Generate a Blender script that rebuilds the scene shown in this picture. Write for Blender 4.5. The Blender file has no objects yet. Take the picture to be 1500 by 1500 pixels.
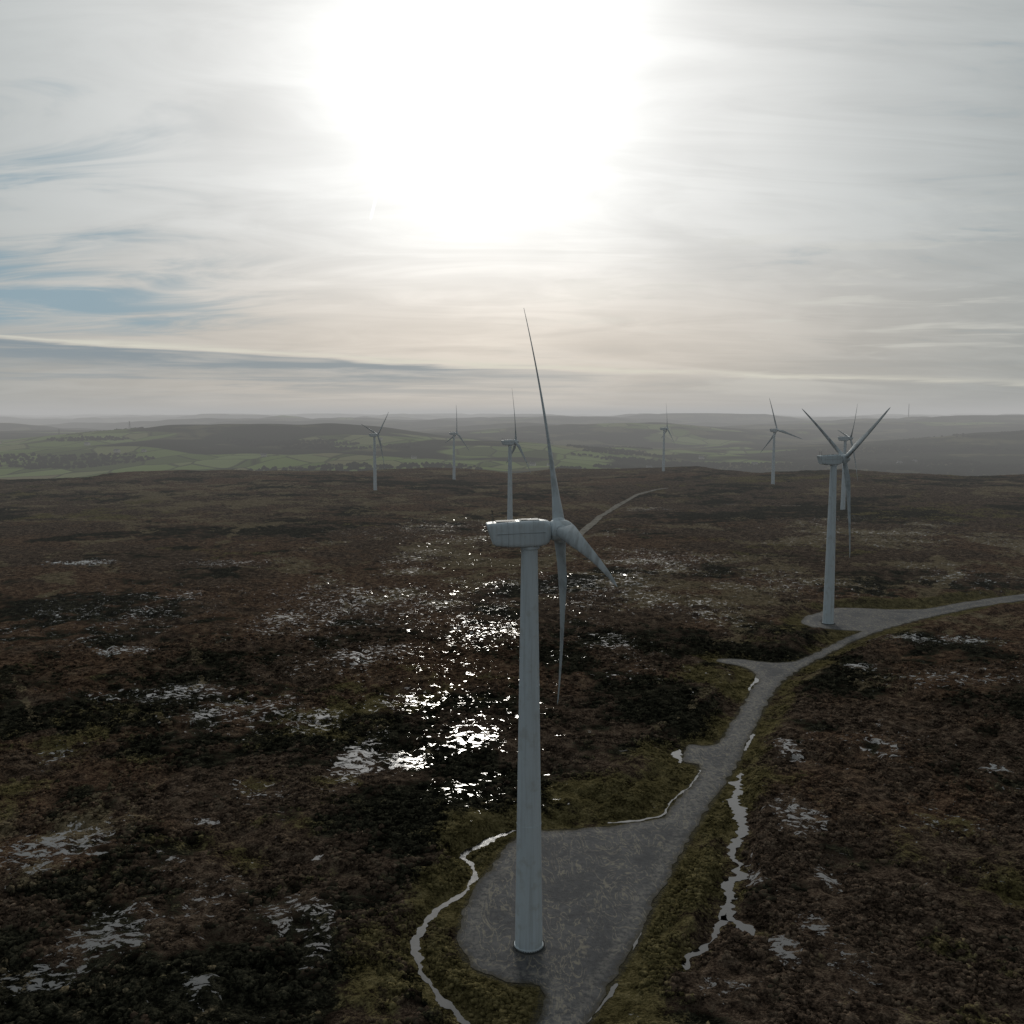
import bpy, bmesh, math, random
import numpy as np
from mathutils import Vector, geometry
random.seed(7); np.random.seed(7)
sc = bpy.context.scene
sc.view_settings.view_transform='Standard'; sc.view_settings.look='None'; sc.view_settings.exposure=0; sc.view_settings.gamma=1
H=76.0; PITCH=math.radians(5.9); F=1387.0
SUN_EL=math.radians(18.3); SUN_AZ=math.radians(-1.6)

# ------------------------------------------------------------------ numpy noise
def _h(ix,iy,seed):
    n=(ix.astype(np.int64)*374761393+iy.astype(np.int64)*668265263+seed*1442695041)&0xffffffff
    n=((n^(n>>13))*1274126177)&0xffffffff
    n=n^(n>>16)
    return (n&0xffffff)/float(0xffffff)
def vnoise(x,y,seed=0):
    x=np.asarray(x,float);y=np.asarray(y,float)
    ix=np.floor(x);iy=np.floor(y);fx=x-ix;fy=y-iy
    fx=fx*fx*(3-2*fx);fy=fy*fy*(3-2*fy)
    a=_h(ix,iy,seed);b=_h(ix+1,iy,seed);c=_h(ix,iy+1,seed);d=_h(ix+1,iy+1,seed)
    return (a*(1-fx)+b*fx)*(1-fy)+(c*(1-fx)+d*fx)*fy
def fbm(x,y,octv=4,seed=0,rough=.5):
    s=0;a=1;t=0
    for i in range(octv):
        ca,sa=math.cos(i*.9),math.sin(i*.9)
        X_=x*ca-y*sa;Y_=x*sa+y*ca
        s=s+a*vnoise(X_*2**i+i*17.3,Y_*2**i-i*9.1,seed+i);t+=a;a*=rough
    return s/t
def sstep(a,b,x):
    t=np.clip((x-a)/(b-a),0,1);return t*t*(3-2*t)

# ------------------------------------------------------------------ terrain height
def h0(x,y):
    x=np.asarray(x,float);y=np.asarray(y,float)
    r=np.hypot(x,y);az=np.degrees(np.arctan2(x,y))
    near=-7.0*sstep(420,900,y)*(1-sstep(120,420,x))+2*sstep(420,900,y)*sstep(200,420,x)
    near=near+(fbm(x/260,y/260,3,5)-.5)*10*sstep(420,800,r)
    edge=1330+(fbm(az/5,az*0,3,11)-.5)*330
    t=sstep(0,700,r-edge)
    far=-85+(fbm(x/900,y/900,4,21)-.5)*85
    far=far+116*np.exp(-((x+1050)/900)**2-((y-4300)/1150)**2)
    far=far+75*np.exp(-((x+3300)/1200)**2-((y-4900)/900)**2)
    far=far+118*np.exp(-((x-3900)/2300)**2-((y-7400)/1300)**2)
    far=far+80*np.exp(-((x-700)/900)**2-((y-5900)/800)**2)
    far=far+85*np.exp(-((x-2500)/1000)**2-((y-4400)/700)**2)
    rg=fbm(x/2100+3,y/1400,5,31)
    far=far+sstep(5000,10000,r)*(75+(rg-.5)*330)
    far=np.minimum(far,62+(rg-.5)*80)
    return near*(1-t)+far*t

def gnd(px,py):
    """sight-line survey: bearing/dip -> point on the terrain"""
    dx=(px-750)/F; dz=-(py-750)/F
    vy=math.cos(PITCH)+dz*math.sin(PITCH); vz=-math.sin(PITCH)+dz*math.cos(PITCH)
    z=0.0
    for _ in range(8):
        t=(z-H)/vz; z=float(h0(dx*t,vy*t))
    return (dx*t,vy*t)

# ------------------------------------------------------------------ traced ground features
road_px=[(783,1500),(790,1480),(797,1460),(795,1443),(750,1440),(705,1425),(682,1405),(672,1375),(680,1335),(705,1290),(735,1250),(757,1226),
(795,1217),(850,1215),(900,1210),(958,1202),(976,1192),(995,1170),(1014,1150),(1026,1132),(1022,1121),(1003,1117),(1000,1105),(1010,1092),(1045,1092),
(1057,1083),(1070,1063),(1085,1038),(1100,1013),(1110,996),(1104,985),(1085,976),(1050,969),(1056,965),(1090,966),(1130,971),(1165,969),(1200,954),
(1240,934),(1262,925),(1230,923),(1190,919),(1174,912),(1180,903),(1225,891),(1260,891),(1310,893),(1355,892),(1400,884),(1440,878),(1500,870),(1580,862),
(1580,871),(1500,880),(1430,890),(1360,905),(1300,921),(1250,940),(1215,958),(1176,978),(1145,1000),(1124,1030),(1108,1060),(1094,1090),(1079,1120),
(1060,1150),(1036,1185),(1012,1225),(990,1265),(965,1310),(936,1375),(905,1427),(885,1457),(860,1500),(800,1620),(700,1640)]
road_poly=[gnd(*p) for p in road_px]
def catmull(P,closed,step):
    n=len(P);out=[]
    rng=range(n if closed else n-1)
    for i in rng:
        g=(lambda k:P[k%n]) if closed else (lambda k:P[max(0,min(n-1,k))])
        p0,p1,p2,p3=[np.array(g(i+k),float) for k in(-1,0,1,2)]
        m=max(1,int(np.linalg.norm(p2-p1)/step))
        for j in range(m):
            t=j/m
            c=.5*((2*p1)+(-p0+p2)*t+(2*p0-5*p1+4*p2-p3)*t*t+(-p0+3*p1-3*p2+p3)*t**3)
            l=p1*(1-t)+p2*t
            out.append(tuple(.6*c+.4*l))
    if not closed: out.append(tuple(P[-1]))
    return out
road_out=catmull(road_poly,True,.8)
ro=np.array(road_out)
nx=np.roll(ro,-1,0)-np.roll(ro,1,0);nn=np.stack([-nx[:,1],nx[:,0]],1)/(np.linalg.norm(nx,axis=1)[:,None]+1e-6)
ro=ro+nn*((fbm(ro[:,0]/2.2,ro[:,1]/2.2,3,77)-.5)*1.7)[:,None]

streams_px=[ # (points, width m)
([(757,1217),(725,1228),(692,1243),(672,1256),(692,1267),(699,1284),(682,1304),(655,1325),(625,1350),(609,1378),(608,1405),(620,1437),(645,1467),(678,1492),(730,1530)],.9),
([(1082,1132),(1074,1165),(1086,1195),(1081,1230),(1070,1258),(1082,1285),(1064,1310),(1058,1332),(1084,1352),(1108,1370)],1.7),
([(1062,1338),(1045,1375),(1015,1403),(1008,1422)],.8),
([(1028,1128),(1011,1152),(988,1168),(972,1192),(940,1201),(890,1206)],.45),
([(996,1098),(989,1106),(996,1118)],1.2),
([(1109,986),(1107,998),(1098,1012)],.8),
([(947,1345),(937,1368),(925,1392)],.4),
([(902,1440),(884,1468),(858,1498),(830,1540)],.45),
([(1102,1075),(1092,1100)],.5),
([(790,1136),(805,1134)],.8),
]
streams=[([gnd(*p) for p in pts],w) for pts,w in streams_px]
tracks_px=[([(840,795),(862,772),(880,757),(905,741),(935,725),(965,717),(1000,714),(1050,713)],5.2),([(990,738),(1060,739),(1140,741),(1230,742)],3.)]
tracks=[([gnd(*p) for p in pts],w) for pts,w in tracks_px]
swales_px=[([(60,745),(150,742),(240,733),(200,722)],10),([(130,803),(215,786),(180,768),(90,760),(20,750)],9),([(60,880),(110,862),(60,850)],3),
([(330,800),(345,780),(410,770)],5),([(20,1000),(60,1080),(30,1150),(5,1230)],2.4),([(200,1060),(300,1010),(280,950),(310,900)],2.2),([(700,850),(760,840),(900,850)],3),([(1300,700),(1400,712),(1500,705)],10),([(1350,880),(1400,850),(1370,820)],3),([(440,1120),(500,1095),(560,1080)],1.3),([(100,1060),(200,1045),(260,1080)],1.3),([(960,1080),(1000,1060),(1060,1000)],2),([(830,1170),(900,1150),(960,1160)],1.5),([(1180,1000),(1250,965),(1350,930)],2)]
swales=[([gnd(*p) for p in pts],w) for pts,w in swales_px]

def dist_poly(X,Y,P,closed=False):
    D=np.full(X.shape,1e9);n=len(P)
    for i in range(n if closed else n-1):
        ax,ay=P[i];bx,by=P[(i+1)%n];dx,dy=bx-ax,by-ay;L=dx*dx+dy*dy+1e-9
        t=np.clip(((X-ax)*dx+(Y-ay)*dy)/L,0,1)
        D=np.minimum(D,(X-ax-t*dx)**2+(Y-ay-t*dy)**2)
    return np.sqrt(D)
def inside(X,Y,P):
    c=np.zeros(X.shape,bool);n=len(P)
    for i in range(n):
        ax,ay=P[i];bx,by=P[(i+1)%n]
        if ay==by: continue
        k=((ay>Y)!=(by>Y))&(X<(bx-ax)*(Y-ay)/(by-ay)+ax)
        c^=k
    return c
def region(X,Y,L):
    out=np.zeros(X.shape)
    for (px,py,rx,ry,s) in L:
        c=gnd(px,py);b=gnd(px,py+ry);t=gnd(px,max(py-ry,690));d=math.hypot(*c)
        wx=rx*math.hypot(d,H)/F;wy=abs(t[1]-b[1])/2
        out=np.maximum(out,s*np.exp(-((X-c[0])/wx)**2-((Y-c[1])/wy)**2))
    return out
pools_r=[(690,1080,80,55,.66),(520,1130,38,48,1.0),(590,1130,55,30,.8),(680,1165,90,35,.66),(640,1010,160,70,.64),(690,930,100,50,.64),(735,880,40,40,.58),(600,830,60,30,.6),
(960,822,110,22,.68),(870,870,140,45,.62),(430,1350,100,60,.95),(330,1330,90,70,.85),(150,1390,80,60,.95),(80,1260,90,40,.9),(302,1215,18,11,1.3),(110,831,60,5,1.1),(320,830,80,7,.9),
(1330,942,55,10,1.0),(1400,945,60,8,.85),(1155,1108,24,24,1.05),(1050,1465,60,22,1.1),(1150,1410,25,28,1.15),(1212,1300,18,20,1.2),(1190,1370,35,30,.95),(1165,1210,50,30,.9),(1100,1290,20,40,.8),
(175,960,60,10,1.15),(370,1055,140,45,.88),(240,1025,120,22,.95),(700,780,260,30,.5),(950,748,60,6,.7),(1300,780,250,40,.58),(465,1270,16,7,1.3),(1255,985,28,8,1.15),(450,1070,80,30,.9),(1460,1140,30,8,1.),(300,1470,40,25,1.),(900,960,100,50,.68),(1240,1430,40,60,.8),(500,900,260,60,.62),(1400,1000,120,25,.6),(200,900,200,60,.62),(1150,860,150,25,.55),(470,1400,40,60,.9),(70,1450,70,40,.85),(520,970,160,50,.68),(1380,1230,80,70,.62),(70,1120,50,30,.9),(250,1280,60,30,.75),(1000,900,100,30,.62),(1300,1100,100,40,.55),(380,1180,80,30,.6),(1420,850,100,25,.6)]
dark_r=[(60,1000,170,140,1.0),(200,1170,260,80,.9),(120,1300,200,110,.7),(350,1450,220,120,.8),(600,1200,120,60,.9),(150,870,200,40,.7),(860,860,110,20,1.2),(700,820,160,15,.9),(400,715,300,18,1.2),(1330,850,160,25,.8),(500,1090,200,40,.6),(1100,760,200,12,.8),(600,760,200,10,.8),(680,1120,120,60,.8)]
grass_r=[(880,1175,110,45,1.4),(740,1440,80,60,1.0),(560,1430,60,120,.9),(1010,1130,60,60,1.0),(1050,1010,80,60,1.2),(960,1440,60,80,1.),(1350,1450,260,80,.7),(40,1150,60,100,.7),(1130,945,110,26,1.3),(680,1240,60,40,.8),(1420,1300,120,140,.5),(110,760,120,12,.7),(500,1290,120,30,.5),(1200,700,300,6,.8),(1130,1130,50,60,.6),(1010,1280,40,90,.8)]

# ------------------------------------------------------------------ node helpers
class NT:
    def __init__(s,tree): s.t=tree;s.n=tree.nodes;s.l=tree.links;s.n.clear()
    def new(s,typ,**kw):
        nd=s.n.new(typ)
        for k,v in kw.items(): setattr(nd,k,v)
        return nd
    def put(s,sock,v):
        if isinstance(v,bpy.types.NodeSocket): s.l.new(v,sock)
        elif v is not None: sock.default_value=v
    def m(s,op,a,b=None,c=None,clamp=False):
        nd=s.new('ShaderNodeMath',operation=op,use_clamp=clamp)
        s.put(nd.inputs[0],a)
        if b is not None: s.put(nd.inputs[1],b)
        if c is not None: s.put(nd.inputs[2],c)
        return nd.outputs[0]
    def vm(s,op,a,b=None):
        nd=s.new('ShaderNodeVectorMath',operation=op);s.put(nd.inputs[0],a)
        if b is not None: s.put(nd.inputs[1],b)
        return nd.outputs['Value'] if op in('DOT_PRODUCT','LENGTH') else nd.outputs[0]
    def mix(s,f,a,b,typ='MIX'):
        nd=s.new('ShaderNodeMix',data_type='RGBA',blend_type=typ);nd.clamp_factor=True
        s.put(nd.inputs[0],f);s.put(nd.inputs[6],a if isinstance(a,bpy.types.NodeSocket) else (*a,1));s.put(nd.inputs[7],b if isinstance(b,bpy.types.NodeSocket) else (*b,1))
        return nd.outputs[2]
    def noise(s,vec,scale,detail=4,rough=.5,dist=0,col=False):
        nd=s.new('ShaderNodeTexNoise');s.put(nd.inputs['Vector'],vec)
        nd.inputs['Scale'].default_value=scale;nd.inputs['Detail'].default_value=detail;nd.inputs['Roughness'].default_value=rough;nd.inputs['Distortion'].default_value=dist
        return nd.outputs['Color' if col else 'Fac']
    def ss(s,v,a,b,lo=0.,hi=1.):
        nd=s.new('ShaderNodeMapRange',interpolation_type='SMOOTHSTEP');s.put(nd.inputs[0],v);s.put(nd.inputs[1],a);s.put(nd.inputs[2],b)
        nd.inputs[3].default_value=lo;nd.inputs[4].default_value=hi;return nd.outputs[0]
    def ramp(s,v,stops):
        nd=s.new('ShaderNodeValToRGB');s.put(nd.inputs[0],v);cr=nd.color_ramp
        while len(cr.elements)<len(stops): cr.elements.new(.5)
        for e,(p,c) in zip(cr.elements,stops): e.position=p;e.color=(*c,1)
        return nd.outputs[0]
    def mapv(s,v,scale=(1,1,1),rot=(0,0,0),loc=(0,0,0)):
        nd=s.new('ShaderNodeMapping');s.put(nd.inputs[0],v);nd.inputs['Scale'].default_value=scale;nd.inputs['Rotation'].default_value=rot;nd.inputs['Location'].default_value=loc;return nd.outputs[0]
    def attr(s,name): return s.new('ShaderNodeAttribute',attribute_name=name).outputs['Fac']
    def bump(s,h,strength,dist,normal=None):
        nd=s.new('ShaderNodeBump');s.put(nd.inputs['Height'],h);nd.inputs['Strength'].default_value=strength;nd.inputs['Distance'].default_value=dist
        if normal is not None: s.put(nd.inputs['Normal'],normal)
        return nd.outputs[0]
    def pbsdf(s,col,rough,normal=None,spec=.3,metal=0.,ior=1.45):
        nd=s.new('ShaderNodeBsdfPrincipled');s.put(nd.inputs['Base Color'],col if isinstance(col,bpy.types.NodeSocket) else (*col,1));s.put(nd.inputs['Roughness'],rough)
        s.put(nd.inputs['Specular IOR Level'],spec);s.put(nd.inputs['Metallic'],metal);s.put(nd.inputs['IOR'],ior)
        if normal is not None: s.put(nd.inputs['Normal'],normal)
        return nd.outputs[0]
    def diff(s,col,normal=None):
        nd=s.new('ShaderNodeBsdfDiffuse');s.put(nd.inputs[0],col)
        if normal is not None: s.put(nd.inputs['Normal'],normal)
        return nd.outputs[0]
    def xyz(s,x,y,z):
        nd=s.new('ShaderNodeCombineXYZ');s.put(nd.inputs[0],x);s.put(nd.inputs[1],y);s.put(nd.inputs[2],z);return nd.outputs[0]
    def sep(s,v):
        nd=s.new('ShaderNodeSeparateXYZ');s.put(nd.inputs[0],v);return nd.outputs
    def mixsh(s,f,a,b):
        nd=s.new('ShaderNodeMixShader');s.put(nd.inputs[0],f);s.l.new(a,nd.inputs[1]);s.l.new(b,nd.inputs[2]);return nd.outputs[0]
    def out(s,sh,vol=False):
        nd=s.new('ShaderNodeOutputMaterial');s.l.new(sh,nd.inputs['Volume' if vol else 'Surface'])
def mat(name):
    m=bpy.data.materials.new(name);m.use_nodes=True;return m,NT(m.node_tree)

def water_shader(T,P):
    w=T.noise(P,.9,1,.5,col=True)
    w=T.vm('SUBTRACT',w,(.5,.5,.5))
    nd=T.new('ShaderNodeVectorMath',operation='MULTIPLY');T.l.new(w,nd.inputs[0]);nd.inputs[1].default_value=(.03,.03,0)
    N=T.vm('NORMALIZE',T.vm('ADD',nd.outputs[0],(0,0,1)))
    return T.pbsdf((.018,.017,.015),.09,N,spec=.5,ior=1.85)

# ------------------------------------------------------------------ moorland material
def heather_nodes(T,P,withroad=True):
    ta=T.attr('ta');tb=T.attr('tb');tc=T.attr('tc');td=T.attr('td')
    n3=T.noise(P,.42,4,.7,.4);n4=T.noise(P,2.4,3,.7)
    mixn=T.m('ADD',T.m('MULTIPLY',n3,.55),T.m('MULTIPLY',n4,.45))
    wob=T.m('MULTIPLY',T.m('SUBTRACT',mixn,.5),6.)
    heath=T.ramp(mixn,[(.39,(.018,.013,.010)),(.465,(.054,.039,.029)),(.53,(.110,.079,.058)),(.62,(.215,.165,.122))])
    rust=T.ramp(mixn,[(.39,(.022,.015,.011)),(.465,(.072,.045,.031)),(.53,(.142,.090,.060)),(.62,(.245,.180,.120))])
    blackh_shade=T.ramp(mixn,[(.41,(.006,.006,.004)),(.49,(.018,.018,.013)),(.57,(.050,.048,.033)),(.66,(.11,.10,.068))])
    tan=T.ramp(mixn,[(.38,(.06,.05,.03)),(.5,(.17,.135,.083)),(.6,(.27,.22,.145))])
    olive=T.ramp(mixn,[(.37,(.027,.023,.011)),(.46,(.080,.068,.030)),(.55,(.155,.130,.061)),(.65,(.25,.21,.112))])
    c=T.mix(T.ss(T.m('ADD',ta,wob),-.3,1.1),heath,rust)
    c=T.mix(T.ss(T.m('ADD',tb,wob),.1,.9),c,blackh_shade)  # black heather tone, also carries the painted hollow shade
    c=T.mix(T.ss(T.m('ADD',tc,wob),1.2,2.2,0,.85),c,tan)
    c=T.mix(T.ss(T.m('ADD',td,wob),1.0,2.1),c,olive)
    return c,n3,n4
gm,T=mat('moorland')
P=T.new('ShaderNodeTexCoord').outputs['Object']
pool=T.attr('pool');rd=T.attr('road')
c,n3,n4=heather_nodes(T,P)
vg=T.m('ADD',rd,T.m('MULTIPLY',T.m('SUBTRACT',n4,.5),2.5))
c=T.mix(T.ss(vg,.9,.1,0,.6),c,(.085,.08,.068))
N=T.bump(T.m('ADD',n3,T.m('MULTIPLY',n4,.4)),1.,1.5)
soil=T.diff(c,N)
pn=T.noise(T.mapv(P,(.8,1.2,1),(0,0,.35)),.62,5,.7,.7)
pm=T.ss(T.m('ADD',pn,pool),.735,.742)
T.out(T.mixsh(pm,soil,water_shader(T,P)))
hm_,T=mat('heather_tuft');P=T.new('ShaderNodeTexCoord').outputs['Object'];c,_a,_b=heather_nodes(T,P);T.out(T.diff(c))

# farmland / distant country
fm,T=mat('farmland')
P=T.new('ShaderNodeTexCoord').outputs['Object']
PV=T.mapv(P,(1,.5,0),(0,0,.2))
vor=T.new('ShaderNodeTexVoronoi',feature='F1');T.put(vor.inputs['Vector'],PV);vor.inputs['Scale'].default_value=.0085;vor.inputs['Randomness'].default_value=.85
vore=T.new('ShaderNodeTexVoronoi',feature='DISTANCE_TO_EDGE');T.put(vore.inputs['Vector'],PV);vore.inputs['Scale'].default_value=.0085;vore.inputs['Randomness'].default_value=.85
cellv=T.sep(vor.outputs['Color'])[0]
field=T.ramp(cellv,[(0,(.075,.095,.035)),(.25,(.12,.165,.05)),(.5,(.16,.215,.065)),(.75,(.20,.25,.10)),(1,(.18,.16,.085))])
field=T.mix(T.ss(vore.outputs['Distance'],.045,.015,0,.7),field,(.03,.032,.02))
fa=T.attr('fa');fb=T.attr('fb')
wild=T.mix(T.ss(fb,-.6,.7),(.022,.026,.015),(.10,.095,.05))
far=T.mix(T.ss(fa,-.35,.1),wild,field)
T.out(T.diff(far))

# ------------------------------------------------------------------ terrain mesh (one sheet, polar grid around the survey origin)
az=np.concatenate([np.arange(-34,34.001,.1),np.arange(38,325.9,4.)])
az=np.radians(az);na=len(az)
rr=[15,30,45,58]
r=60.
while r<1500: rr.append(r); r*=1.0042
while r<45000: rr.append(r); r*=1.013
rr=np.array(rr);nr=len(rr)
R,A=np.meshgrid(rr,az,indexing='ij')
X=(R*np.sin(A)).ravel();Y=(R*np.cos(A)).ravel();Rf=R.ravel()
Z=h0(X,Y)
front=(np.abs(np.where(A>math.pi,A-2*math.pi,A)).ravel()<math.radians(35))
midm0=(Rf<1500)&front
NORM={}
def zn(key,a):
    if key not in NORM: NORM[key]=(a[midm0].mean(),a[midm0].std())
    m_,s_=NORM[key];return (a-m_)/s_
def fields(X,Y,full):
    """vegetation fields + relief at arbitrary points"""
    Rf=np.hypot(X,Y)
    if full: fr=front
    else: fr=np.ones(X.shape,bool)
    nearm=(Rf<520)&fr;midm=(Rf<1500)&fr
    droad=np.full(X.shape,99.);xn,yn=X[nearm],Y[nearm]
    dr=dist_poly(xn,yn,road_poly,True);ins=inside(xn,yn,road_poly)
    droad[nearm]=np.where(ins,-dr,dr)
    dst=np.full(X.shape,99.);ds=np.full(xn.shape,99.)
    for pts,w in streams: ds=np.minimum(ds,np.maximum(dist_poly(xn,yn,pts)-w*.6,0))
    dst[nearm]=ds
    xm,ym=X[midm],Y[midm];dt=np.full(xm.shape,99.);sw=np.zeros(xm.shape)
    for pts,w in tracks: dt=np.minimum(dt,np.maximum(dist_poly(xm,ym,pts)-w*.6,0))
    for pts,w in swales:
        wob=w*(.3+1.6*fbm(xm/16,ym/16,3,9)); sw=np.maximum(sw,np.exp(-(dist_poly(xm,ym,pts)/wob)**2))
    flat=np.minimum(droad,dst*2.5);flat[midm]=np.minimum(flat[midm],dt)
    SW=np.zeros(X.shape);SW[midm]=sw
    fade=sstep(1.3,9,flat)*(1-sstep(1300,1600,Rf))
    hol=fbm(X/5,Y/5,3,51)
    gully=np.abs(fbm(X/30+7,Y/30,4,71)-.5)
    bump=2.3*np.clip(fbm(X/24,Y/24,3,41)-.3,0,1)+1.2*hol+.5*vnoise(X/1.5,Y/1.5,61)+.9*sstep(0,.06,gully)
    big=zn('a',fbm(X/170,Y/170,4,101,.6));med=zn('b',fbm(X/38,Y/38,5,111,.62));sml=zn('c',fbm(X/9,Y/9,4,121,.6))
    big2=zn('d',fbm(X/210,Y/150,4,131,.6));med2=zn('e',fbm(X/45,Y/45,5,141,.62));med3=zn('f',fbm(X/26,Y/26,5,151,.6))
    POOL=np.zeros(X.shape);POOL[midm]=region(xm,ym,pools_r)
    DARK=np.zeros(X.shape);DARK[midm]=region(xm,ym,dark_r)
    GR=np.zeros(X.shape);GR[midm]=region(xm,ym,grass_r)
    GR=np.maximum(GR,1.3*(1-sstep(2,17,droad)));GR=np.maximum(GR,.8*(1-sstep(.5,6,dst)))
    TA=.6*med+.7*big+.4*sml-.15
    TB=-.5+1.45*DARK+.95*med2+.5*sml+.6*big2-1.2*(hol-.5)*2  # dark heather and peat, plus shade painted into the hollows
    TC=2.8*SW+1.0*med3-.8*big2+.4*sml-.1+1.1*(1-sstep(.0,.02,gully))
    TD=2.3*GR+.6*med+.4*sml-.5*big-.35
    PO=.20*POOL+.024*med3+.012*sml+.022
    PO=PO-.038*sstep(450,900,Rf)
    PO=np.where((droad<2.0)|(flat<1.5),-1,PO)
    return dict(droad=droad,flat=flat,relief=bump*fade,ta=TA,tb=TB,tc=TC,td=TD,po=PO)
G=fields(X,Y,True)
Z=Z+G['relief']
FA=zn('g',fbm(X/900,Y/700,4,161,.6));FB=zn('h',fbm(X/260,Y/200,5,171,.65))
FA=FA+.5+2.0*np.exp(-((X+1050)/1600)**2-((Y-3700)/1400)**2)-.7*sstep(6000,9000,Rf)
verts=np.stack([X,Y,Z],1).astype(np.float32)
i=np.arange(nr-1)[:,None]*na;j=np.arange(na)[None,:];j2=(j+1)%na
faces=np.stack([(i+j),(i+j2),(i+na+j2),(i+na+j)],-1).reshape(-1,4)[:, ::-1].astype(np.int32)
fmat=np.where(rr[:-1]>1560,1,0)[:,None].repeat(na,1).ravel()
me=bpy.data.meshes.new('ground')
cap=nr*na
verts=np.vstack([verts,[[0,0,0]]]).astype(np.float32)
tri=np.stack([np.full(na,cap),(np.arange(na)+1)%na,np.arange(na)],1).astype(np.int32)
nv=len(verts);nf=len(faces)+na
me.vertices.add(nv);me.vertices.foreach_set('co',verts.ravel())
loops=np.concatenate([faces.ravel(),tri.ravel()]);me.loops.add(len(loops));me.loops.foreach_set('vertex_index',loops)
st=np.concatenate([np.arange(len(faces))*4,len(faces)*4+np.arange(na)*3]).astype(np.int32)
me.polygons.add(nf);me.polygons.foreach_set('loop_start',st)
me.materials.append(gm);me.materials.append(fm)
me.update(calc_edges=True)
me.polygons.foreach_set('use_smooth',np.ones(nf,bool))
me.polygons.foreach_set('material_index',np.concatenate([fmat,np.zeros(na)]).astype(np.int32))
for nm,arr in(('pool',G['po']),('ta',G['ta']),('tb',G['tb']),('tc',G['tc']),('td',G['td']),('fa',FA),('fb',FB),('road',np.clip(G['droad'],-50,50))):
    a=me.attributes.new(nm,'FLOAT','POINT');a.data.foreach_set('value',np.append(arr,0).astype(np.float32))
ground=bpy.data.objects.new('moorland_ground',me);sc.collection.objects.link(ground)

# ------------------------------------------------------------------ heather / grass tussocks (one mesh)
ico=bmesh.new();bmesh.ops.create_icosphere(ico,subdivisions=1,radius=1);iv=np.array([v.co[:] for v in ico.verts]);ifc=np.array([[v.index for v in f.verts] for f in ico.faces]);ico.free()
NTF=60000
u=np.random.rand(NTF);rt_=88*(330/88)**(u**.9);at_=np.radians(np.random.uniform(-31,31,NTF))
tx,ty=rt_*np.sin(at_),rt_*np.cos(at_)
Fd=fields(tx,ty,False)
keep=(Fd['flat']>1.2)&(Fd['po']<.13)&(fbm(tx/7,ty/7,3,201)>.42)
tx,ty=tx[keep],ty[keep];Fd={k:v[keep] for k,v in Fd.items()}
n=len(tx);tz=h0(tx,ty)+Fd['relief']
s=np.random.uniform(.22,.62,n)*(1+.3*(Fd['tb']>0))
grass=(Fd['td']>1.4);s=np.where(grass,s*.7,s)
rz=np.random.uniform(0,6.28,n);el_=np.random.uniform(.7,1.35,n)
jit=np.random.uniform(.6,1.35,(n,12))
bx=iv[None,:,0]*jit*s[:,None]*el_[:,None];by=iv[None,:,1]*jit*s[:,None]/el_[:,None];bz=iv[None,:,2]*jit*(s*np.where(grass,.8,.75))[:,None]
cx=np.cos(rz)[:,None];sx=np.sin(rz)[:,None]
V=np.stack([bx*cx-by*sx+tx[:,None],bx*sx+by*cx+ty[:,None],bz+tz[:,None]+.12*s[:,None]],-1).reshape(-1,3).astype(np.float32)
Fi=(ifc[None]+ (np.arange(n)*12)[:,None,None]).reshape(-1,3).astype(np.int32)
tm=bpy.data.meshes.new('tussocks');tm.vertices.add(len(V));tm.vertices.foreach_set('co',V.ravel());tm.loops.add(Fi.size);tm.loops.foreach_set('vertex_index',Fi.ravel())
tm.polygons.add(len(Fi));tm.polygons.foreach_set('loop_start',np.arange(len(Fi)).astype(np.int32)*3);tm.materials.append(hm_);tm.update(calc_edges=True)
tone=np.random.normal(0,.5,n)
for nm in('ta','tb','tc','td'):
    a=tm.attributes.new(nm,'FLOAT','POINT');a.data.foreach_set('value',np.repeat(Fd[nm]+tone*(1 if nm!='td' else .4),12).astype(np.float32))
to=bpy.data.objects.new('heather_tussocks',tm);sc.collection.objects.link(to)

# ------------------------------------------------------------------ generic mesh helper
def link(name,verts,faces,mats,smooth=False,parent=None,midx=None):
    m=bpy.data.meshes.new(name);m.from_pydata([tuple(v) for v in verts],[],[tuple(f) for f in faces]);m.update()
    for k in(mats if isinstance(mats,(list,tuple)) else [mats]): m.materials.append(k)
    if midx is not None: m.polygons.foreach_set('material_index',midx)
    if smooth: m.polygons.foreach_set('use_smooth',[True]*len(m.polygons))
    o=bpy.data.objects.new(name,m);sc.collection.objects.link(o)
    if parent: o.parent=parent
    return o

# ------------------------------------------------------------------ gravel road + pads
rm,T=mat('gravel')
P=T.new('ShaderNodeTexCoord').outputs['Object']
ed=T.attr('edge')
g1=T.noise(P,.12,4,.6,.5);g2=T.noise(P,1.1,5,.7);g3=T.noise(P,9,2,.6)
base=T.ramp(T.m('ADD',T.m('MULTIPLY',g1,.5),T.m('MULTIPLY',g2,.5)),[(.38,(.048,.050,.057)),(.5,(.080,.082,.090)),(.60,(.128,.127,.130))])
base=T.mix(T.ss(g3,.4,.7,0,.45),base,(.14,.135,.13))
wv=T.new('ShaderNodeTexNoise');T.put(wv.inputs['Vector'],T.mapv(P,(1,.4,1),(0,0,.9)));wv.inputs['Scale'].default_value=.3;wv.inputs['Detail'].default_value=2;wv.inputs['Distortion'].default_value=3.
line=T.ss(T.m('ABSOLUTE',T.m('SUBTRACT',wv.outputs['Fac'],.5)),.04,.012)
line=T.m('MULTIPLY',line,T.ss(g1,.36,.50));line=T.m('MULTIPLY',line,T.ss(g2,.34,.54,.2,1.))
base=T.mix(T.m('MULTIPLY',line,.65),base,(.30,.265,.20))
trk=T.m('MULTIPLY',T.ss(ed,.8,1.8),T.ss(ed,3.4,2.2))
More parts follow.
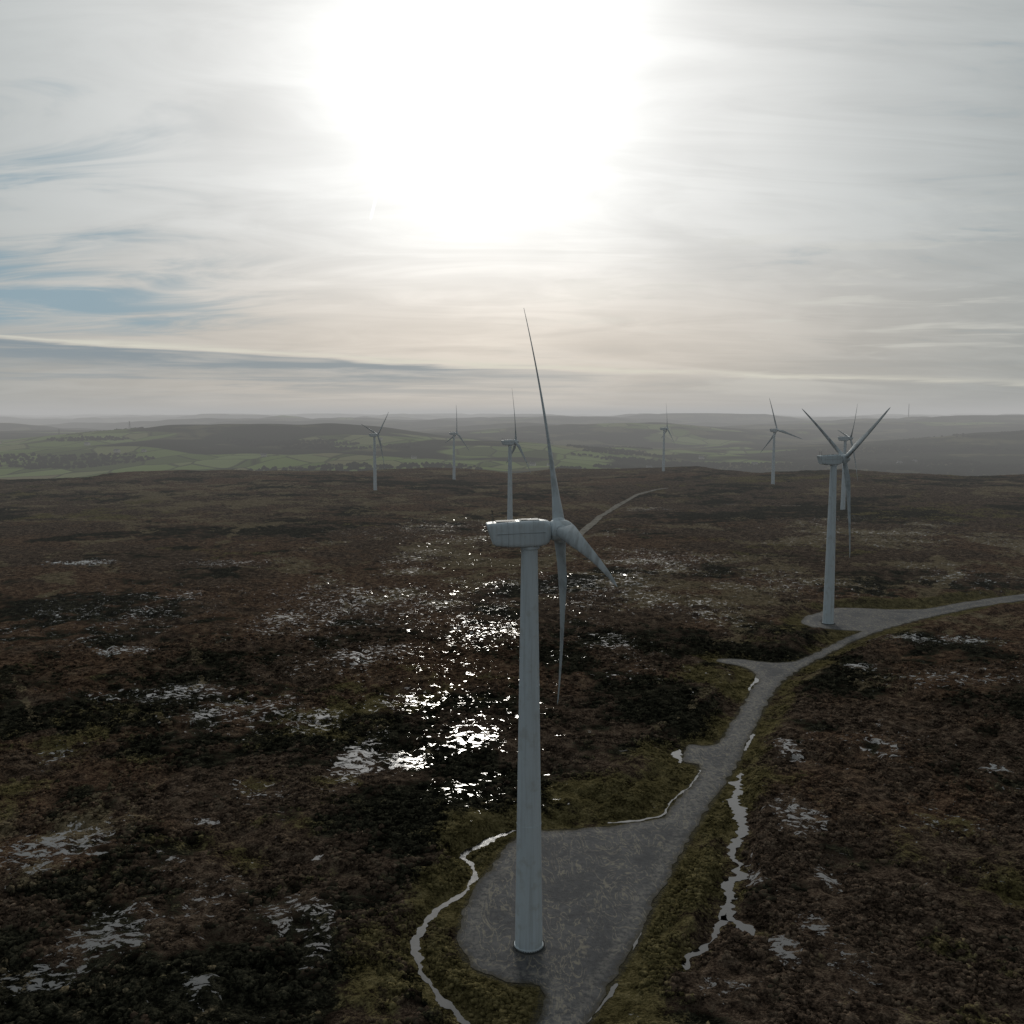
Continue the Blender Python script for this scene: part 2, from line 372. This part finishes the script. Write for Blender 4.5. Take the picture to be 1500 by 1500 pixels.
base=T.mix(T.m('MULTIPLY',trk,T.ss(g2,.38,.62,0,.5)),base,(.24,.225,.20))
base=T.mix(T.m('MULTIPLY',T.ss(T.m('ADD',ed,T.m('MULTIPLY',g2,2.2)),2.2,.9),.85),base,(.055,.048,.03))
N=T.bump(T.m('ADD',g2,T.m('MULTIPLY',g3,.3)),.6,.15)
T.out(T.pbsdf(base,.8,N,spec=.2))
tkm,T=mat('track_gravel')
P=T.new('ShaderNodeTexCoord').outputs['Object']
T.out(T.diff(T.mix(T.ss(T.noise(P,.25,4,.65),.35,.55),(.13,.115,.095),(.27,.25,.22))))
xs=np.arange(ro[:,0].min(),ro[:,0].max(),1.5);ys=np.arange(ro[:,1].min(),ro[:,1].max(),1.5)
GX,GY=np.meshgrid(xs,ys);GX=GX.ravel()+np.random.uniform(-.3,.3,GX.size);GY=GY.ravel()+np.random.uniform(-.3,.3,GY.size)
rl=[tuple(p) for p in ro]
k=inside(GX,GY,rl);GX,GY=GX[k],GY[k];D=dist_poly(GX,GY,rl,True);k=D>.7;GX,GY,D=GX[k],GY[k],D[k]
v2=[Vector(p) for p in rl]+[Vector((a,b)) for a,b in zip(GX,GY)]
res=geometry.delaunay_2d_cdt(v2,[],[list(range(len(rl)))],1,1e-4)
vo=np.array([tuple(v) for v in res[0]]);dv=dist_poly(vo[:,0],vo[:,1],rl,True)
crown=.06+.10*sstep(0,3,dv)+.05*(fbm(vo[:,0]/3,vo[:,1]/3,2,8)-.5)
vz=h0(vo[:,0],vo[:,1])+crown
ff=[]
for f in res[2]:
    a,b,c_=[vo[i] for i in f[:3]]
    if (b[0]-a[0])*(c_[1]-a[1])-(b[1]-a[1])*(c_[0]-a[0])<0: f=list(f)[::-1]
    ff.append(f)
road=link('gravel_road',np.column_stack([vo,vz]),ff,rm,True)
a=road.data.attributes.new('edge','FLOAT','POINT');a.data.foreach_set('value',dv.astype(np.float32))

def ribbon(name,pts,w,zoff,m,jit=.5,step=.8,seed=0,ws=3.0,wander=2.):
    c=np.array(catmull(pts,False,step));t=np.gradient(c,axis=0);t/=np.linalg.norm(t,axis=1)[:,None]+1e-9
    n=np.stack([-t[:,1],t[:,0]],1);s=np.arange(len(c))*step
    wl=w/2*(1+jit*2*(fbm(s/ws,s*0,4,seed,.6)-.5)*2.4);wr=w/2*(1+jit*2*(fbm(s/ws,s*0+9,4,seed+3,.6)-.5)*2.4)
    en=np.minimum(1,np.minimum(s,s[-1]-s)/(w*1.2)+.05)
    wl=np.maximum(wl*en,.03);wr=np.maximum(wr*en,.03)
    mid=c+n*((fbm(s/7,s*0+5,3,seed+5)-.5)*w*wander)[:,None]
    L=mid+n*wl[:,None];Rr=mid-n*wr[:,None]
    z=h0(mid[:,0],mid[:,1])+zoff
    V=np.vstack([np.column_stack([L,z]),np.column_stack([Rr,z])]);k=len(c)
    Fc=[(i+k,i+k+1,i+1,i) for i in range(k-1)]
    return link(name,V,Fc,m,True)
wm,T=mat('bog_water');P=T.new('ShaderNodeTexCoord').outputs['Object'];T.out(water_shader(T,P))
for q,(pts,w) in enumerate(streams): ribbon('stream',pts,w,.045,wm,1.05,.3,100+q*7,2.2,1.8)
for q,(pts,w) in enumerate(tracks): ribbon('gravel_track',pts,w,.45,tkm,.25,4,300+q,30,.2)

# ------------------------------------------------------------------ turbines
pm_,T=mat('turbine_paint')
P=T.new('ShaderNodeTexCoord').outputs['Object']
a1=T.noise(T.mapv(P,(1.5,1.5,.06)),1.2,4,.65);a2=T.noise(P,.5,4,.6)
col=T.mix(T.ss(a1,.42,.72,0,.55),(.62,.70,.76),(.42,.46,.48))
col=T.mix(T.ss(a2,.50,.7,0,.35),col,(.38,.38,.34))
T.out(T.pbsdf(col,.45,spec=.35))
dm,T=mat('dark_steel');P=T.new('ShaderNodeTexCoord').outputs['Object']
T.out(T.pbsdf(T.mix(T.noise(P,3,3,.6),(.03,.032,.035),(.09,.09,.085)),.6))
bm_,T=mat('blade_paint_backlit');P=T.new('ShaderNodeTexCoord').outputs['Object']
b1=T.noise(P,.35,4,.65)
T.out(T.pbsdf(T.mix(T.ss(b1,.4,.65,0,.8),(.48,.54,.58),(.27,.295,.31)),.4,spec=.35))  # darker than the tower paint: backlit shade put into the colour
sm_,T=mat('seam_grey');P=T.new('ShaderNodeTexCoord').outputs['Object']
T.out(T.pbsdf(T.mix(T.noise(P,3,3,.6),(.20,.22,.23),(.30,.32,.33)),.6))
cm,T=mat('concrete');P=T.new('ShaderNodeTexCoord').outputs['Object']
T.out(T.pbsdf(T.mix(T.noise(P,2,4,.65),(.07,.07,.068),(.16,.155,.15)),.85))

class MB:
    def __init__(s): s.v=[];s.f=[];s.m=[]
    def add(s,V,Fc,mi=0):
        o=len(s.v);s.v+= [tuple(v) for v in V];s.f+=[tuple(i+o for i in f) for f in Fc];s.m+=[mi]*len(Fc)
    def loft(s,rings,mi=0,cap0=True,cap1=True):
        n=len(rings[0]);V=[p for r_ in rings for p in r_];Fc=[]
        for i in range(len(rings)-1):
            for j in range(n):
                Fc.append((i*n+j,i*n+(j+1)%n,(i+1)*n+(j+1)%n,(i+1)*n+j))
        if cap0: Fc.append(tuple(range(n))[::-1])
        if cap1: Fc.append(tuple((len(rings)-1)*n+j for j in range(n)))
        s.add(V,Fc,mi)
    def revz(s,prof,n=48,mi=0,cx=0,cy=0):
        s.loft([[(cx+r_*math.cos(2*math.pi*k/n),cy+r_*math.sin(2*math.pi*k/n),z) for k in range(n)] for r_,z in prof],mi)
    def revx(s,prof,n=40,mi=0,cz=0):
        s.loft([[(x,r_*math.cos(2*math.pi*k/n),cz+r_*math.sin(2*math.pi*k/n)) for k in range(n)] for r_,x in prof],mi)
    def box(s,x0,x1,y0,y1,z0,z1,mi=0,b=.03):
        def ring(z,i): return [(x0+i,y0,z),(x1-i,y0,z),(x1,y0+i,z),(x1,y1-i,z),(x1-i,y1,z),(x0+i,y1,z),(x0,y1-i,z),(x0,y0+i,z)]
        def shr(rg,d):
            cx,cy=(x0+x1)/2,(y0+y1)/2
            return [(cx+(p[0]-cx)*(1-d/max(.01,(x1-x0)/2)),cy+(p[1]-cy)*(1-d/max(.01,(y1-y0)/2)),p[2]) for p in rg]
        s.loft([shr(ring(z0,b),b*.7),ring(z0+b,b),ring(z1-b,b),shr(ring(z1,b),b*.7)],mi)
def finish(mb,name,mats,angle=35):
    me=bpy.data.meshes.new(name);me.from_pydata(mb.v,[],mb.f);me.update()
    for k in mats: me.materials.append(k)
    me.polygons.foreach_set('material_index',mb.m);me.polygons.foreach_set('use_smooth',[True]*len(me.polygons))
    bm=bmesh.new();bm.from_mesh(me);bmesh.ops.recalc_face_normals(bm,faces=bm.faces)
    for e in bm.edges:
        if len(e.link_faces)==2 and e.calc_face_angle(0)>math.radians(angle): e.smooth=False
    bm.to_mesh(me);bm.free();return me
HUB=60.
MATS=[pm_,dm,cm,bm_,sm_]
tw=MB()
def tr(z): return 1.98-(1.98-1.12)*(z/57.8)**1.05
prof=[(2.10,.35),(2.10,.55),(1.98,.57)]
z=1.0
while z<58:
    prof.append((tr(z),z)); z+=1.9
for jz in [18.5,38.5]:
    r_=tr(jz);prof+= [(r_,jz-.06),(r_+.03,jz-.05),(r_+.03,jz+.05),(r_,jz+.06)]
prof=sorted(prof,key=lambda p:p[1]);prof.append((1.12,58.1))
tw.revz(prof,56,0)
tw.revz([(2.62,-.3),(2.62,.18),(2.55,.25),(2.2,.26)],56,2)
tw.revz([(2.42,.262),(2.42,.34),(2.11,.345)],56,1)
for k in range(40):
    a=2*math.pi*k/40;tw.revz([(.055,.33),(.055,.52),(.03,.55)],6,1,2.27*math.cos(a),2.27*math.sin(a))
a0=math.pi*.55
ca,sa=math.cos(a0),math.sin(a0)
BX=[(0,1,2,3),(4,5,6,7),(0,1,5,4),(1,2,6,5),(2,3,7,6),(3,0,4,7)]
def radial_box(d0,d1,w,za,zb,mi):
    V=[]
    for d in(d0,d1):
        for yy,zz in((-w,za),(w,za),(w,zb),(-w,zb)): V.append((ca*d-sa*yy,sa*d+ca*yy,zz))
    tw.add(V,BX,mi)
radial_box(1.77,2.04,.52,1.5,4.0,0);radial_box(1.8,2.055,.40,1.62,3.88,1)
for q in range(6): radial_box(2.9+(5-q)*.26,3.15+(5-q)*.26,.5,.3+q*.21,.35+q*.21,1)
radial_box(1.95,2.95,.55,1.42,1.48,1)
tower_me=finish(tw,'tower',MATS)
nc=MB()
def sec(x,hw,z0,z1,p=5.,n=40,sk=0):
    out=[];cz=(z0+z1)/2;hh=(z1-z0)/2
    for k in range(n):
        a=2*math.pi*(k+.5)/n;c_,s_=math.cos(a),math.sin(a)
        yy=hw*math.copysign(abs(c_)**(2/p),c_);zz=hh*math.copysign(abs(s_)**(2/p),s_)
        out.append((x-sk*zz,yy,cz+zz))
    return out
nc.loft([sec(-5.42,1.15,-1.2,1.1,5,sk=.3),sec(-5.5,1.38,-1.42,1.32,6,sk=.3),sec(-5.38,1.5,-1.55,1.45,7,sk=.3),sec(-4.9,1.55,-1.68,1.52,8,sk=.2),sec(-3,1.6,-1.88,1.6,8),sec(-1,1.62,-2.0,1.64,8),sec(1.2,1.6,-1.98,1.62,8),sec(2.1,1.52,-1.8,1.52,6),sec(2.6,1.38,-1.5,1.4,4),sec(2.82,1.2,-1.25,1.25,2.6)],0)
nc.revz([(1.2,-2.4),(1.32,-2.3),(1.32,-1.85)],40,0)
nc.box(-4.6,-1.9,-.95,.95,1.50,1.66,1,.03)
nc.box(-1.4,1.3,-1.0,1.0,1.56,1.71,4,.03)
nc.box(-1.2,-.3,-.8,.8,1.70,1.76,1,.02)
nc.box(-4.6,2.0,1.57,1.64,-.04,.02,4,.01);nc.box(-4.6,2.0,-1.64,-1.57,-.04,.02,4,.01)
for x in(-3.1,.4):
    nc.loft([sec(x-.012,1.622,-1.99,1.655,8),sec(x+.012,1.622,-1.99,1.655,8)],4)
for yy in(-.8,.8):
    nc.revz([(.045,1.4),(.03,3.0)],8,1,-5.0,yy)
    nc.revz([(.07,3.0),(.08,3.06),(.02,3.12)],8,1,-5.0,yy)
nc.box(-5.03,-4.97,-.83,.83,2.4,2.45,1,.01)
nac_me=finish(nc,'nacelle',MATS,30)
rt=MB()
rt.revx([(1.0,-1.32),(1.30,-1.2),(1.42,-.9),(1.47,-.2),(1.45,.45),(1.32,1.0),(1.08,1.45),(.75,1.82),(.38,2.05),(.08,2.12)],44,0)
rt.revx([(1.05,-1.5),(1.05,-1.30)],36,1)
L=36.2
def airfoil(n=28):
    P_=[]
    for k in range(n):
        th=2*math.pi*k/n;x=.5*(1+math.cos(th))
        yt=5*(.2969*math.sqrt(x)-.126*x-.3516*x*x+.2843*x**3-.1036*x**4)
        P_.append((x-.32,yt*(1 if th<math.pi else -1)+.02*math.sin(math.pi*x)))
    return P_
AF=airfoil()
st_=[.7,1.4,2.0]+list(np.arange(2.6,35.6,.75))+[35.9,36.2]
for b in range(3):
    rot=b*2*math.pi/3;rings=[]
    for r_ in st_:
        ch=float(np.interp(r_,[0,2.3,4.5,7.2,9,16,25,33,35.3,36.2],[1.6,1.6,2.2,2.75,2.65,1.9,1.2,.7,.42,.12]))
        tk=float(np.interp(r_,[0,2.3,5,8,14,25,36],[1.6,1.6,1.1,.75,.44,.22,.06]))
        bl=float(sstep(2.0,6.5,np.array(r_)));twi=math.radians(float(np.interp(r_,[0,7,12,20,36],[16,14,9,5,1]))+2)
        off=.055*(r_-r_*r_/L)
        ring=[]
        for k,(cx,ty_) in enumerate(AF):
            th=2*math.pi*k/len(AF)
            ex,ey=.5*math.cos(th)*ch,.5*math.sin(th)*tk
            px_=ex*(1-bl)+cx*ch*bl;py_=ey*(1-bl)+ty_*tk*bl
            yl=px_*math.cos(twi)-py_*math.sin(twi);xl=px_*math.sin(twi)+py_*math.cos(twi)
            x,y,z_=xl+off,yl,r_
            ring.append((x,y*math.cos(rot)+z_*math.sin(rot),-y*math.sin(rot)+z_*math.cos(rot)))
        rings.append(ring)
    rt.loft(rings,3)
    col_=[]
    for rad,z_ in((.95,1.15),(.95,1.5),(.86,1.55)):
        ring=[]
        for k in range(28):
            a=2*math.pi*k/28;x,y=rad*math.cos(a),rad*math.sin(a)
            ring.append((x,y*math.cos(rot)+z_*math.sin(rot),-y*math.sin(rot)+z_*math.cos(rot)))
        col_.append(ring)
    rt.loft(col_,0)
rot_me=finish(rt,'rotor',MATS,62)

def turbine(x,y,z,yaw,psi):
    e=bpy.data.objects.new('wind_turbine',None);sc.collection.objects.link(e);e.location=(x,y,z);e.rotation_euler=(0,0,math.radians(yaw))
    for nm,me_,loc,rt_ in(('tower',tower_me,(0,0,0),(0,0,0)),('nacelle',nac_me,(0,0,HUB),(0,math.radians(-2),0)),('rotor',rot_me,(4.15,0,HUB+.15),(math.radians(-psi),math.radians(-5.3),0))):
        o=bpy.data.objects.new(nm,me_);sc.collection.objects.link(o);o.parent=e;o.location=loc;o.rotation_euler=rt_
def place(px,py,yaw,psi):
    x,y=gnd(px,py);turbine(x,y,float(h0(x,y)),yaw,psi)
place(774.5,1387,6.1,28)
place(1213,914,9,180)
def placed(px,d,yaw,psi):
    x=(px-750)/F*d;turbine(x,d,float(h0(x,d)),yaw,psi)
placed(747,640,15,-3)
placed(549,1000,38,-48)
placed(665,1190,33,-8)
placed(972,1290,8,-6)
placed(1133,1030,32,15)
placed(1237,770,-3,-40)

# ------------------------------------------------------------------ distant woodland, farms, pylons, mast
wm_,T=mat('distant_foliage');P=T.new('ShaderNodeTexCoord').outputs['Object']
T.out(T.diff(T.mix(T.noise(P,.15,2,.6),(.012,.016,.010),(.042,.047,.028))))
cand=9000
wx=np.random.uniform(-2600,2600,cand*6);wy=np.random.uniform(2050,4900,cand*6)
fa_=(fbm(wx/420,wy/300,3,401)-.5)
hill=((wx+1050)/1200)**2+((wy-4200)/1300)**2<1
ok=(fa_>.12+.12*hill)&(np.abs(wx/wy)<.62)
valley=((wx>100)&(wx<1600)&(wy<3300)&(fa_>.02))|((wx>-700)&(wx<-100)&(wy>2500)&(wy<3000)&(fa_>-.02))
sel=np.where(ok|valley)[0][:cand]
V=[];Fc=[];zz_=h0(wx,wy);ifl=ifc.tolist()
for q in sel:
    hgt=random.uniform(6,11)
    J=iv*np.array([hgt*.6,hgt*.6,hgt*.5])*np.random.uniform(.7,1.3,(len(iv),1))+np.array([wx[q],wy[q],zz_[q]+hgt*.3])
    o=len(V);V+=J.tolist();Fc+=[[i_+o for i_ in f] for f in ifl]
link('distant_woodland',V,Fc,wm_)
wl,T=mat('house_wall');P=T.new('ShaderNodeTexCoord').outputs['Object'];T.out(T.pbsdf(T.mix(T.noise(P,1,3),(.40,.38,.34),(.68,.66,.62)),.9))
sl,T=mat('slate');P=T.new('ShaderNodeTexCoord').outputs['Object'];T.out(T.pbsdf(T.mix(T.noise(P,1,3),(.06,.06,.065),(.13,.13,.14)),.5))
gl,T=mat('window_glass');P=T.new('ShaderNodeTexCoord').outputs['Object'];T.out(T.pbsdf(T.mix(T.noise(P,1,2),(.02,.02,.02),(.04,.04,.045)),.1))
def house(x,y,s):
    z=float(h0(x,y))-.3;w,d,h=14*s,8*s,5.5*s
    e=bpy.data.objects.new('farmhouse',None);sc.collection.objects.link(e);e.location=(x,y,z);e.rotation_euler=(0,0,random.uniform(-.5,.5))
    link('walls',[(-w/2,-d/2,0),(w/2,-d/2,0),(w/2,d/2,0),(-w/2,d/2,0),(-w/2,-d/2,h),(w/2,-d/2,h),(w/2,d/2,h),(-w/2,d/2,h),(-w/2,0,h+3*s),(w/2,0,h+3*s)],
      [(0,1,5,4),(2,3,7,6),(1,2,6,9,5),(3,0,4,8,7)],wl,parent=e)
    o=.5
    link('roof',[(-w/2-o,-d/2-o,h-.3),(w/2+o,-d/2-o,h-.3),(w/2+o,0,h+3*s+.1),(-w/2-o,0,h+3*s+.1),(w/2+o,d/2+o,h-.3),(-w/2-o,d/2+o,h-.3)],[(0,1,2,3),(3,2,4,5)],sl,parent=e)
    V=[];F_=[]
    for k in range(4):
        for zz in(1.0,3.4):
            cx=-w/2+w*(k+.5)/4;q=len(V);V+=[(cx-.5,-d/2-.03,zz*s),(cx+.5,-d/2-.03,zz*s),(cx+.5,-d/2-.03,zz*s+1.2),(cx-.5,-d/2-.03,zz*s+1.2)];F_.append((q,q+1,q+2,q+3))
    link('windows',V,F_,gl,parent=e)
    mb=MB();mb.box(-w/2+.3,-w/2+1.3,-.5,.5,h+1.5*s,h+4.6*s,0,.02);me_=finish(mb,'chimney',[wl]);oo=bpy.data.objects.new('chimney',me_);sc.collection.objects.link(oo);oo.parent=e
for x,y,s in[(-1250,3000,1.3),(-1180,3040,1),(-760,2900,1.2),(-1500,3350,1.4),(-300,2900,1.1),(60,2750,1.2),(110,2790,1),(420,2900,1.3),(820,3200,1.4),(1350,3300,1.3),(1420,3340,1.1),(-1950,3600,1.4),(700,3500,1.3),(-500,3600,1.2)]: house(x,y,s)
def pylon(x,y,h,name,mast=False):
    z0=float(h0(x,y));V=[];F_=[]
    def bar(a,b,t):
        a=np.array(a,float);b=np.array(b,float);d=b-a;d/=np.linalg.norm(d);u=np.cross(d,(0.3,.9,.1));u/=np.linalg.norm(u);w=np.cross(d,u);q=len(V)
        for p in(a,b):
            for s1,s2 in((1,1),(-1,1),(-1,-1),(1,-1)): V.append(tuple(p+t*(u*s1+w*s2)))
        for k in range(4): F_.append((q+k,q+(k+1)%4,q+4+(k+1)%4,q+4+k))
    n=10;bw=(h*.1 if not mast else h*.015)
    def wd(t): return bw*(1-t)**(1.3 if not mast else .3)+.35
    for k in range(n):
        t0,t1=k/n,(k+1)/n
        c0=[(sx*wd(t0),sy*wd(t0),t0*h) for sx,sy in((1,1),(-1,1),(-1,-1),(1,-1))];c1=[(sx*wd(t1),sy*wd(t1),t1*h) for sx,sy in((1,1),(-1,1),(-1,-1),(1,-1))]
        for i_ in range(4):
            bar(c0[i_],c1[i_],.2 if not mast else .8);bar(c0[i_],c1[(i_+1)%4],.12)
    if not mast:
        for t,wid in((.62,7),(.77,8.5),(.92,6)): bar((-wid,0,t*h),(wid,0,t*h),.22)
    o=link(name,V,F_,dm);o.location=(x,y,z0)
pylon(-2050,4300,42,'electricity_pylon');pylon(-1750,4350,42,'electricity_pylon');pylon(-2350,4250,42,'electricity_pylon')
pylon(3750,9000,130,'radio_mast',True)

# ------------------------------------------------------------------ haze layer (absorbing volume whose own glow imitates scattered light over the country beyond the site)
hm,T=mat('haze')
SIG=1/11500.
ab=T.new('ShaderNodeVolumeAbsorption');ab.inputs['Color'].default_value=(0,0,0,1);ab.inputs['Density'].default_value=SIG
em=T.new('ShaderNodeEmission');em.inputs['Color'].default_value=(.425,.425,.42,1);em.inputs['Strength'].default_value=SIG
ad=T.new('ShaderNodeAddShader');T.l.new(ab.outputs[0],ad.inputs[0]);T.l.new(em.outputs[0],ad.inputs[1]);T.out(ad.outputs[0],True)
mb=MB();n_=48
def cr_(r,z): return [(r*math.cos(2*math.pi*k/n_),r*math.sin(2*math.pi*k/n_),z) for k in range(n_)]
rings=[cr_(300,-400),cr_(50000,-400),cr_(50000,200),cr_(300,200),cr_(300,-400)]
mb.loft(rings,0,False,False)
hme=finish(mb,'haze',[hm])
bmh=bmesh.new();bmh.from_mesh(hme);bmesh.ops.remove_doubles(bmh,verts=bmh.verts,dist=.01);bmesh.ops.recalc_face_normals(bmh,faces=bmh.faces);bmh.to_mesh(hme);bmh.free()
hz=bpy.data.objects.new('haze',hme);sc.collection.objects.link(hz)

# ------------------------------------------------------------------ world
w=bpy.data.worlds.new('World');sc.world=w;w.use_nodes=True;T=NT(w.node_tree)
D_=T.new('ShaderNodeTexCoord').outputs['Generated']
x,y,z=T.sep(D_)
S=(math.sin(SUN_AZ)*math.cos(SUN_EL),math.cos(SUN_AZ)*math.cos(SUN_EL),math.sin(SUN_EL))
ang=T.m('MULTIPLY',T.m('ARCCOSINE',T.m('MINIMUM',T.vm('DOT_PRODUCT',D_,S),.99999)),57.2958)
el=T.m('MULTIPLY',T.m('ARCSINE',z),57.2958)
azn=T.m('MULTIPLY',T.m('ARCTAN2',x,y),57.2958)
zz=T.m('ADD',T.m('MAXIMUM',z,0.),.16)
pl=T.xyz(T.m('DIVIDE',x,zz),T.m('DIVIDE',y,zz),0.)
c1=T.noise(T.mapv(pl,(.75,.75,1),(0,0,.5)),1.0,4,.55,.8)
c2=T.noise(T.mapv(pl,(.7,2.0,1),(0,0,-.65),(4,2,0)),1.7,5,.6,1.1)
cl=T.m('ADD',T.m('MULTIPLY',c1,.55),T.m('MULTIPLY',c2,.45))
def gauss(v,sg): 
    q=T.m('DIVIDE',v,sg);return T.m('EXPONENT',T.m('MULTIPLY',T.m('MULTIPLY',q,q),-1))
ang2=T.m('MULTIPLY',ang,T.m('ADD',1.10,T.m('MULTIPLY',cl,-.2)))
Lm=T.m('ADD',.19,T.m('MULTIPLY',gauss(ang,55),.26))
Lm=T.m('ADD',Lm,T.m('MULTIPLY',gauss(ang2,24),.36))
Lm=T.m('ADD',Lm,T.m('MULTIPLY',T.m('EXPONENT',T.m('DIVIDE',ang2,-5.0)),1.9))
Lm=T.m('MULTIPLY',Lm,T.ss(cl,.38,.62,.91,1.07))
Lm=T.m('MULTIPLY',Lm,T.ss(el,-1,10,.80,1.0))
tint=T.mix(T.ss(ang,10,38),(1.0,1.0,.975),(.925,1.0,1.0))
warm=T.m('MULTIPLY',gauss(T.m('SUBTRACT',el,3.5),4.5),T.ss(ang,44,12))
tint=T.mix(warm,tint,(1.09,.99,.88))
sv=T.vm('SCALE',tint);T.l.new(Lm,sv.node.inputs['Scale']);colr=sv
gl_=T.m('MULTIPLY',gauss(T.m('SUBTRACT',el,6.0),1.9),T.ss(azn,-11,-22))
gl2=T.m('MULTIPLY',gauss(T.m('SUBTRACT',el,12.5),4.5),T.ss(azn,-8,-26))
gap=T.m('ADD',T.m('MULTIPLY',gl_,.42),T.m('MULTIPLY',gl2,.18))
gap=T.ss(T.m('SUBTRACT',gap,T.m('MULTIPLY',T.m('SUBTRACT',c2,.47),1.3)),.05,.42,0,.85)
gap=T.m('MULTIPLY',gap,T.m('MULTIPLY',T.ss(ang,13,25),T.ss(el,3.0,5.)))
colr=T.mix(gap,colr,(.225,.35,.43))
bandn=T.noise(T.xyz(T.m('MULTIPLY',azn,.07),T.m('MULTIPLY',el,1.3),1.),1,5,.62,.3)
elw=T.m('ADD',el,T.m('MULTIPLY',T.m('SUBTRACT',bandn,.5),1.3))
bc=T.m('ADD',T.m('MULTIPLY',azn,-.045),2.4)
db=T.m('SUBTRACT',elw,bc)
band=T.m('MULTIPLY',T.ss(db,.40,.2),T.ss(db,-1.7,-.1))
band=T.m('MULTIPLY',band,T.m('MULTIPLY',T.ss(azn,9,-8,.15,1.),T.ss(bandn,.36,.56,.5,1.)))
colr=T.mix(T.m('MULTIPLY',band,.95),colr,(.19,.25,.30))
b2=T.m('MULTIPLY',T.ss(bandn,.50,.62),T.m('MULTIPLY',gauss(T.m('SUBTRACT',el,2.2),1.2),T.ss(azn,14,-12,.1,.6)))
colr=T.mix(b2,colr,(.23,.28,.32))
rim=T.m('MULTIPLY',gauss(T.m('SUBTRACT',db,.52),.14),T.ss(bandn,.38,.6,.25,.9))
rim=T.m('MULTIPLY',rim,T.ss(T.m('ABSOLUTE',azn),42,20))
colr=T.mix(rim,colr,(.72,.70,.60))
st2=T.noise(T.xyz(T.m('MULTIPLY',azn,.10),T.m('MULTIPLY',el,.9),7.),1,4,.6,.5)
strip=T.m('MULTIPLY',T.ss(st2,.54,.66),T.m('MULTIPLY',gauss(T.m('SUBTRACT',el,5.5),4.5),T.ss(azn,-4,12)))
colr=T.mix(T.m('MULTIPLY',strip,.5),colr,(.68,.67,.61))
def dirpx(px,py):
    dx=(px-750)/F;dz=-(py-750)/F
    return Vector((dx,math.cos(PITCH)+dz*math.sin(PITCH),-math.sin(PITCH)+dz*math.cos(PITCH))).normalized()
ca_,cb_=dirpx(544,316),dirpx(574,200);nrm=ca_.cross(cb_).normalized();mid_=(ca_+cb_).normalized();tan_=nrm.cross(mid_)
dl=T.m('ABSOLUTE',T.vm('DOT_PRODUCT',D_,tuple(nrm)));dt_=T.m('ABSOLUTE',T.vm('DOT_PRODUCT',D_,tuple(tan_)))
tr_=T.m('MULTIPLY',T.ss(dl,.0018,.0004),T.ss(dt_,.045,.035));tr_=T.m('MULTIPLY',tr_,T.ss(y,0,.1))
colr=T.mix(tr_,colr,(1.3,1.3,1.3))
bgc=T.new('ShaderNodeBackground');T.l.new(colr,bgc.inputs[0]);bgc.inputs[1].default_value=1.
sky=T.new('ShaderNodeTexSky');sky.sky_type='NISHITA';sky.sun_disc=False;sky.sun_elevation=SUN_EL;sky.sun_rotation=SUN_AZ;sky.altitude=400;sky.air_density=1.;sky.dust_density=.5
bgs=T.new('ShaderNodeBackground');T.l.new(sky.outputs[0],bgs.inputs[0]);bgs.inputs[1].default_value=.05
sh=T.mixsh(.06,bgc.outputs[0],bgs.outputs[0])
o=T.new('ShaderNodeOutputWorld');T.l.new(sh,o.inputs[0])

# ------------------------------------------------------------------ sun, camera
sd=bpy.data.lights.new('sun','SUN');sd.energy=.8;sd.angle=math.radians(10);sd.color=(1,.95,.86)
so=bpy.data.objects.new('sun',sd);sc.collection.objects.link(so);so.rotation_euler=Vector(S).to_track_quat('Z','Y').to_euler()
cd=bpy.data.cameras.new('camera');cd.sensor_width=36;cd.lens=36*F/1500;cd.clip_start=.5;cd.clip_end=120000
co=bpy.data.objects.new('camera',cd);sc.collection.objects.link(co);co.location=(0,0,H);co.rotation_euler=(math.pi/2-PITCH,0,0);sc.camera=co
